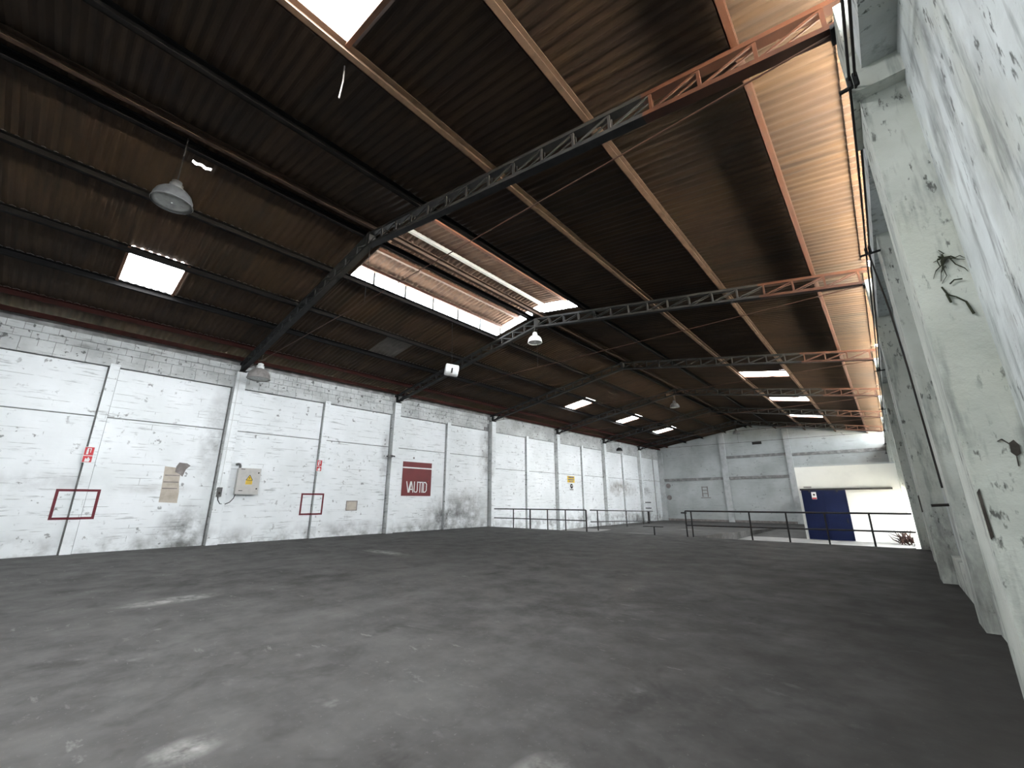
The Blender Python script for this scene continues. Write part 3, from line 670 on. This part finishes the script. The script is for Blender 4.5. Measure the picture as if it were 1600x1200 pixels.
MB().tube([(-19.58, 4.99, 2.12), (-19.585, 4.99, 6.8)], .014, 6).build('conduit', 'white', sw)
jb = thing('wall_bracket', (-19.6, 12.45, 3.85), 'small rusty clamp on the column left of the dark red panel', 'bracket')
MB().box(-19.6, -19.52, 12.30, 12.56, 3.84, 3.97).build('plate', 'alu', jb)
MB().tube([(-19.56, 12.40, 3.9), (-19.50, 12.62, 3.92), (-19.56, 12.72, 3.9)], .03, 6).build('loop', 'steel', jb)
MB().box(-19.8, -19.6, 12.36, 12.40, 3.88, 3.93).build('arm', 'steel', jb)
# bare plaster repair and dark patch above it
rp_ = thing('plaster_patch', (-19.89, 3.5, 1.55), 'bare beige plaster strip left of the fuse box column', 'patch')
MB().prism([(3.26, 1.58), (3.80, 1.55), (3.79, 1.95), (3.73, 2.3), (3.72, 2.8), (3.22, 2.86), (3.25, 2.2)], 'X', -19.902, -19.893).build('plaster', 'raw', rp_)
for z in (2.05, 2.28, 2.52): MB().box(-19.894, -19.889, 3.27, 3.72, z, z + .035).build('mortar_line', 'stain', rp_)
pp = MB().prism([(3.55, 2.66), (3.68, 2.6), (3.80, 2.5), (3.86, 2.78), (3.98, 2.92), (3.86, 3.0), (3.62, 3.02), (3.55, 2.86)], 'X', -19.8925, -19.884).build('mortar_patch', 'stain')
tag(pp, 'dark mortar smear at the top of the bare plaster strip', 'patch')
g = thing('socket_recess', (-19.89, 10.7, 1.18), 'small bare recess with scratched lines right of the second red square', 'recess')
MB().box(-19.902, -19.895, 10.43, 10.98, 1.17, 1.60).build('plaster', 'raw', g)
for a in (10.43, 10.98): MB().box(-19.897, -19.888, a - .02, a + .02, 1.15, 1.62).build('edge', 'stain', g)
for a in (1.17, 1.60): MB().box(-19.897, -19.888, 10.43, 10.98, a - .02, a + .02).build('edge', 'stain', g)

# dark red company panel with white lettering
v = thing('company_panel', (-19.88, 14.48, 1.87), 'dark red panel with white VAUTID lettering', 'sign')
ya, yb_, za, zb_ = 13.50, 15.48, 1.87, 3.72; xp = -19.90
MB().box(xp, xp + .02, ya, yb_, za, 3.36).build('main_field', 'vred', v)
MB().box(xp, xp + .02, ya, yb_, 3.43, zb_).build('top_band', 'vred', v)
MB().box(xp, xp + .016, ya, yb_, 3.36, 3.43).build('white_stripe', 'white', v)
LX = xp + .022; b0, hh = 2.05, .60; sw_ = .052
def stroke(pts, m): 
    for a, b in zip(pts, pts[1:]): m.bar((LX, *a), (LX, *b), .006, sw_, upv=(1, 0, 0)) if False else m.bar((LX, *a), (LX, *b), sw_, .006, upv=(1, 0, 0))
y = 13.80
def letter(pts_list):
    m = MB()
    for pts in pts_list: stroke(pts, m)
    m.build('letter', 'white', v)
letter([[(y, b0 + hh), (y + .13, b0)], [(y + .13, b0), (y + .27, b0 + hh)]])                                    # V
letter([[(y + .19, b0), (y + .32, b0 + hh)], [(y + .32, b0 + hh), (y + .45, b0)], [(y + .25, b0 + .17), (y + .40, b0 + .17)]])   # A
a = y + .52
letter([[(a, b0 + hh), (a, b0 + .1)], [(a, b0 + .1), (a + .05, b0 + .02)], [(a + .04, b0 + .03), (a + .17, b0 + .03)], [(a + .16, b0 + .02), (a + .21, b0 + .1)], [(a + .21, b0 + .1), (a + .21, b0 + hh)]])  # U
a = y + .77
letter([[(a, b0 + hh - .03), (a + .27, b0 + hh - .03)], [(a + .14, b0 + hh - .03), (a + .14, b0)]])             # T
a = y + 1.06
letter([[(a, b0), (a, b0 + hh)]])                                                                              # I
a = y + 1.15
letter([[(a, b0), (a, b0 + hh)], [(a, b0 + hh - .03), (a + .13, b0 + hh - .03)], [(a + .12, b0 + hh - .02), (a + .21, b0 + hh - .13)], [(a + .21, b0 + hh - .11), (a + .21, b0 + .11)], [(a + .21, b0 + .13), (a + .12, b0 + .02)], [(a, b0 + .03), (a + .13, b0 + .03)]])  # D
MB().lathe([(.012, 0), (.03, 0), (.03, .004), (.012, .004)], (LX, y + 1.47, b0 + hh + .03), 12, axis='X').build('registered_mark', 'signred', v)
st_ = MB().lathe([(0, 0), (.06, 0), (.05, .012), (0, .012)], (-19.902, 14.2, 3.95), 10, axis='X').build('wall_plug', 'stain')
tag(st_, 'small grey plug in the wall above the dark red panel', 'plug')

# yellow caution sign and safety notice on the far part of the wall
ys = thing('caution_sign', (-19.88, 30.15, 3.05), 'yellow caution sign with black print on the far white wall', 'sign')
MB().box(-19.902, -19.885, 29.62, 30.68, 3.05, 3.58).build('plate', 'yellow', ys)
for z0, z1, a, b in ((3.42, 3.54, 29.75, 30.55), (3.24, 3.34, 29.72, 30.58), (3.10, 3.18, 29.85, 30.45)): MB().box(-19.886, -19.88, a, b, z0, z1).build('print_line', 'stain', ys)
ns = thing('safety_notice', (-19.88, 30.2, 2.42), 'white notice with dark round symbol under the yellow sign', 'sign')
MB().box(-19.902, -19.887, 29.9, 30.48, 2.42, 2.98).build('plate', 'white', ns)
MB().lathe([(0, 0), (.2, 0), (.2, .006), (0, .006)], (-19.886, 30.19, 2.76), 16, axis='X').build('symbol', 'black', ns)
MB().lathe([(0, 0), (.07, 0), (.07, .006), (0, .006)], (-19.880, 30.22, 2.79), 12, axis='X').build('face_mark', 'white', ns)
MB().box(-19.886, -19.88, 29.95, 30.43, 2.46, 2.52).build('caption', 'black', ns)
# iron hooks on the wall above the ramp railing
hk = thing('wall_hook', (-19.5, 44.6, .5), 'pair of dark iron pegs on the far white wall above the railing', 'hook')
for z in (.48, -.1): MB().bar((-19.9, 44.0, z + .9), (-19.1, 44.0, z + .9), .06, .09).build('peg', 'railing', hk)
MB().box(-19.9, -19.84, 43.9, 44.1, .6, 1.5).build('back_plate', 'stain', hk)
# faded stencil marks and sockets on the far wall
fm = thing('stencil_mark', (-15.0, YF - .02, 1.8), 'faded brown stencil frame on the grey gable wall', 'marking')
for x in (-15.3, -14.75): MB().box(x - .05, x + .05, YF - .012, YF + .005, 1.95, 3.05).build('stroke', 'stain', fm)
for z in (1.85, 2.3, 2.65, 2.98): MB().box(-15.3 if z > 1.9 else -15.5, -14.75 if z > 1.9 else -14.5, YF - .012, YF + .005, z - .04, z + .04).build('stroke', 'stain', fm)
for x, z, lab in ((-19.0, 3.2, 'upper dark round stain plate near the far left corner'), (-19.0, 1.9, 'lower dark round stain plate near the far left corner')):
    tag(MB().lathe([(0, 0), (.28, 0), (.22, -.02), (0, -.02)], (x, YF - .0, z), 14, axis='Y').build('cover_plate', 'stain'), lab, 'plate')
vt = thing('wall_vent', (-9.3, YF - .05, 7.2), 'small dark vent high on the grey gable wall', 'vent')
MB().box(-9.75, -8.9, YF - .06, YF + .01, 7.15, 7.42).build('frame', 'steel', vt)
for k in range(3): MB().box(-9.70, -8.95, YF - .08, YF - .06, 7.19 + k * .075, 7.22 + k * .075).build('louvre', 'hole', vt)

# ================================================================== LAMPS
def bell_lamp(name, loc, r, top, label, mats=('alu', 'smoke'), tilt=0.0):
    """high-bay lamp, loc is the centre of the mouth"""
    x, y, z = loc; t = thing(name, (x, y, z), label, 'lamp', 'high-bay lamps'); h_ = r * 1.05
    prof = [(r, 0), (r * .99, .05 * r), (r * .96, .32 * h_), (r * .86, .58 * h_), (r * .66, .80 * h_), (r * .42, .94 * h_), (r * .28, h_)]
    inner = [(a - .012, b) for a, b in prof][::-1]
    rf = MB().lathe(prof + [(r * .28, h_)] + inner, (x, y, z), 28).build('reflector', mats[0], t, smooth=True)
    MB().lathe([(r * .28, 0), (r * .34, .02), (r * .34, .30 * r), (r * .26, .34 * r), (r * .26, .52 * r), (r * .12, .58 * r), (0.001, .6 * r)], (x, y, z + h_ - .02), 20).build('housing', 'white' if mats[0] != 'alu' else 'alu', t, smooth=True)
    MB().lathe([(0.001, -.05), (r * .16, 0), (r * .2, .2 * r), (r * .1, .5 * r), (.02, .75 * r)], (x, y, z + .12 * r), 16).build('bulb', 'white', rf, smooth=True)
    MB().lathe([(r * 1.0, -.012), (r * 1.035, 0), (r * 1.0, .02)], (x, y, z), 28).build('rim', mats[0], rf, smooth=True)
    MB().lathe([(0.001, .012), (r * .6, .0), (r * .97, .012), (r * .97, .022), (0.001, .022)], (x, y, z), 28).build('diffuser', 'smokeglass', rf, smooth=True)
    if top > z + h_ + .6 * r: MB().tube([(x, y, z + h_ + .5 * r), (x, y, top)], .012, 6).build('hanging_rod', 'steel', t)
    return t
bell_lamp('high_bay_lamp', (-9.85, 0.78, 7.42), 0.34, zc(XM) + .5, 'large high-bay lamp nearest the viewpoint under the dark roof')
bell_lamp('high_bay_lamp', (-9.80, 12.60, 7.86), 0.29, zc(XM) + .1, 'white bell lamp hanging at the far end of the ridge opening', ('white', 'smoke'))
bell_lamp('high_bay_lamp', (-9.85, 27.95, 7.66), 0.31, zc(XM) + .1, 'small far bell lamp hanging from the ridge', ('alu', 'smoke'))
bell_lamp('high_bay_lamp', (-9.85, 43.5, 7.66), 0.31, zc(XM) + .1, 'barely visible farthest bell lamp close to the gable wall', ('alu', 'smoke'))
lb = bell_lamp('high_bay_lamp', (-18.5, 5.36, 6.42), 0.42, 7.4, 'dusty bell lamp hanging beside the column with the fuse box', ('smoke', 'smoke'))
MB().tube([(-18.5, 5.36, 7.0), (-18.9, 5.2, 6.8), (-19.4, 5.08, 6.85)], .014, 6).build('supply_cable', 'black', lb)
bell_lamp('high_bay_lamp', (-19.15, 37.8, 6.3), 0.30, 7.63, 'dark bell lamp hanging close to the far white wall', ('steel', 'smoke'))
# white drum hanging on a wire
dr = thing('hanging_drum', (-12.05, 10.12, 6.55), 'white drum with black slot hanging on a thin wire', 'drum')
ax = Vector((0.55, 0.80, -0.12)).normalized()
def drum_pts(r, ts):
    return ts
m = MB(); k = 24; u = ax.cross(Vector((0, 0, 1))).normalized(); q = ax.cross(u); vs = []
prof = [(0.001, -.26), (.20, -.26), (.235, -.23), (.235, .23), (.20, .26), (0.001, .26)]
for r, t_ in prof:
    for j in range(k):
        a = 2 * math.pi * j / k; vs.append(Vector((-12.05, 10.12, 6.55)) + ax * t_ + (u * math.cos(a) + q * math.sin(a)) * r)
m.add(vs, [(i * k + j, i * k + (j + 1) % k, (i + 1) * k + (j + 1) % k, (i + 1) * k + j) for i in range(len(prof) - 1) for j in range(k)])
m.build('drum_body', 'white', dr, smooth=False)
cdir = (Vector((0, 0, 1.6)) - Vector((-12.05, 10.12, 6.55))); cdir = (cdir - ax * cdir.dot(ax)).normalized()
sl = Vector((-12.05, 10.12, 6.55)) + cdir * .222; tdir = ax.cross(cdir)
MB().bar(sl - tdir * .10, sl + tdir * .10, .06, .05, upv=cdir).build('slot', 'black', dr)
MB().tube([(-12.05, 10.12, 6.76), (-12.07, 10.11, 7.6), (-12.1, 10.10, 8.605)], .008, 5).build('wire', 'steel', dr)
# short wire hanging from the roof beside the big skylight purlin
tag(MB().tube([(-5.30, 2.0, 8.3), (-5.31, 2.01, 8.0), (-5.30, 1.98, 7.62)], .012, 6).build('hanging_wire', 'smoke'), 'short pale wire end hanging below the big skylight', 'wire')

# ================================================================== THINGS ON THE RIGHT WALL
ew = thing('power_line', (0.4, 8, 5.2), 'two black cables strung on iron brackets along the mouldy wall', 'cable')
yb = [-2.6, 4.42, 8.15, 16.5, 24.0, 31.9, 39.7, 48.0]; 
for dx, dz in ((0.0, 0.0), (0.045, 0.02)):
    pts = []
    for a, b in zip(yb, yb[1:]):
        pass
        for k in range(6):
            f_ = k / 6; pts.append((0.43 + dx, a + (b - a) * f_, 5.46 + dz - 0.10 * 4 * f_ * (1 - f_) * ((b - a) / 7.7)))
    pts.append((0.43 + dx, yb[-1], 5.46 + dz)); MB().tube(pts, 0.012, 6).build('cable', 'black', ew)
MB().tube([(0.45, 8.15, 5.42), (0.50, 7.9, 4.3), (0.53, 8.0, 3.4), (0.545, 8.1, 2.4), (0.55, 8.1, 1.75)], 0.012, 6).build('drop_cable', 'black', ew)
for y in yb[1:]:
    MB().bar((0.6 if y > 5 else .45, y + .03, 5.41), (0.34, y + .03, 5.40), .03, .025).tube([(0.43, y, 5.38), (0.43, y, 5.50)], .022, 6).tube([(0.475, y, 5.38), (0.475, y, 5.52)], .022, 6).build('bracket', 'steel', ew)
# dead plants rooted in the near column
def plant(c, seed, spread, n, label):
    rnd = random.Random(seed); t = thing('dead_plant', c, label, 'plant'); c = Vector(c)
    for k in range(n):
        a = rnd.uniform(0, 6.28); l = rnd.uniform(.4, 1) * spread; d = Vector((math.cos(a), 0, math.sin(a)))
        pts = [c + Vector((0, -.004, 0))]
        for j in range(1, 5): pts.append(c + d * (l * j / 4) + Vector((rnd.uniform(-.02, .02), -.006 - .012 * math.sin(j), rnd.uniform(-.02, .02) - .01 * j * j * .3)))
        MB().tube(pts, .01, 5, rads=[.009, .006, .004, .003, .0015]).build('root', 'root', t)
YP = T[1] - 0.365
plant((0.70, YP, 3.55), 3, .17, 11, 'dead rooted plant on the near column face')
t = thing('dead_vine', (0.70, YP, 3.1), 'curved dead stem clinging below the dead plant', 'vine')
MB().tube([(0.64, YP - .01, 3.30), (0.66, YP - .015, 3.22), (0.70, YP - .015, 3.19), (0.745, YP - .015, 3.13), (0.765, YP - .012, 3.02)], .01, 6, rads=[.006, .008, .005, .007, .009]).build('stem', 'root', t)
MB().tube([(0.655, YP - .01, 3.23), (0.665, YP - .015, 3.15)], .008, 5).build('twig', 'root', t)
MB().tube([(0.69, YP - .01, 3.31), (0.72, YP - .015, 3.335), (0.765, YP - .01, 3.33)], .006, 5).build('twig', 'root', t)
for (x, y, z, hh, lab) in ((0.505, YP, 1.50, .36, 'long dark slot chiselled into the near column'), (0.455, T[2] - .365, 1.52, .36, 'dark slot chiselled into the second column')):
    tag(MB().prism([(x - .009, z - hh / 2), (x + .011, z - hh / 2 + .02), (x + .008, z + hh / 2), (x - .010, z + hh / 2 - .03)], 'Y', y - .003, y + .02).build('wall_slot', 'hole'), lab, 'slot')
tag(MB().tube([(0.62, 8.52, 1.53), (0.42, 8.50, 1.52)], .02, 8).build('iron_peg', 'black'), 'short black iron peg sticking out of the mouldy wall', 'peg')
hl = thing('chipped_hole', (0.74, YP, 1.9), 'dark chipped hole with cracks near the right edge of the near column', 'hole')
MB().prism([(0.725, 1.93), (0.745, 1.90), (0.77, 1.92), (0.775, 1.98), (0.755, 2.02), (0.73, 2.0)], 'Y', YP - .004, YP + .02).build('cavity', 'hole', hl)
for a_, b_ in (((0.73, 1.99), (0.70, 2.03)), ((0.70, 2.03), (0.675, 2.015)), ((0.745, 1.90), (0.74, 1.83))):
    MB().bar((a_[0], YP - .001, a_[1]), (b_[0], YP - .001, b_[1]), .006, .008, upv=(0, 1, 0)).build('crack', 'hole', hl)
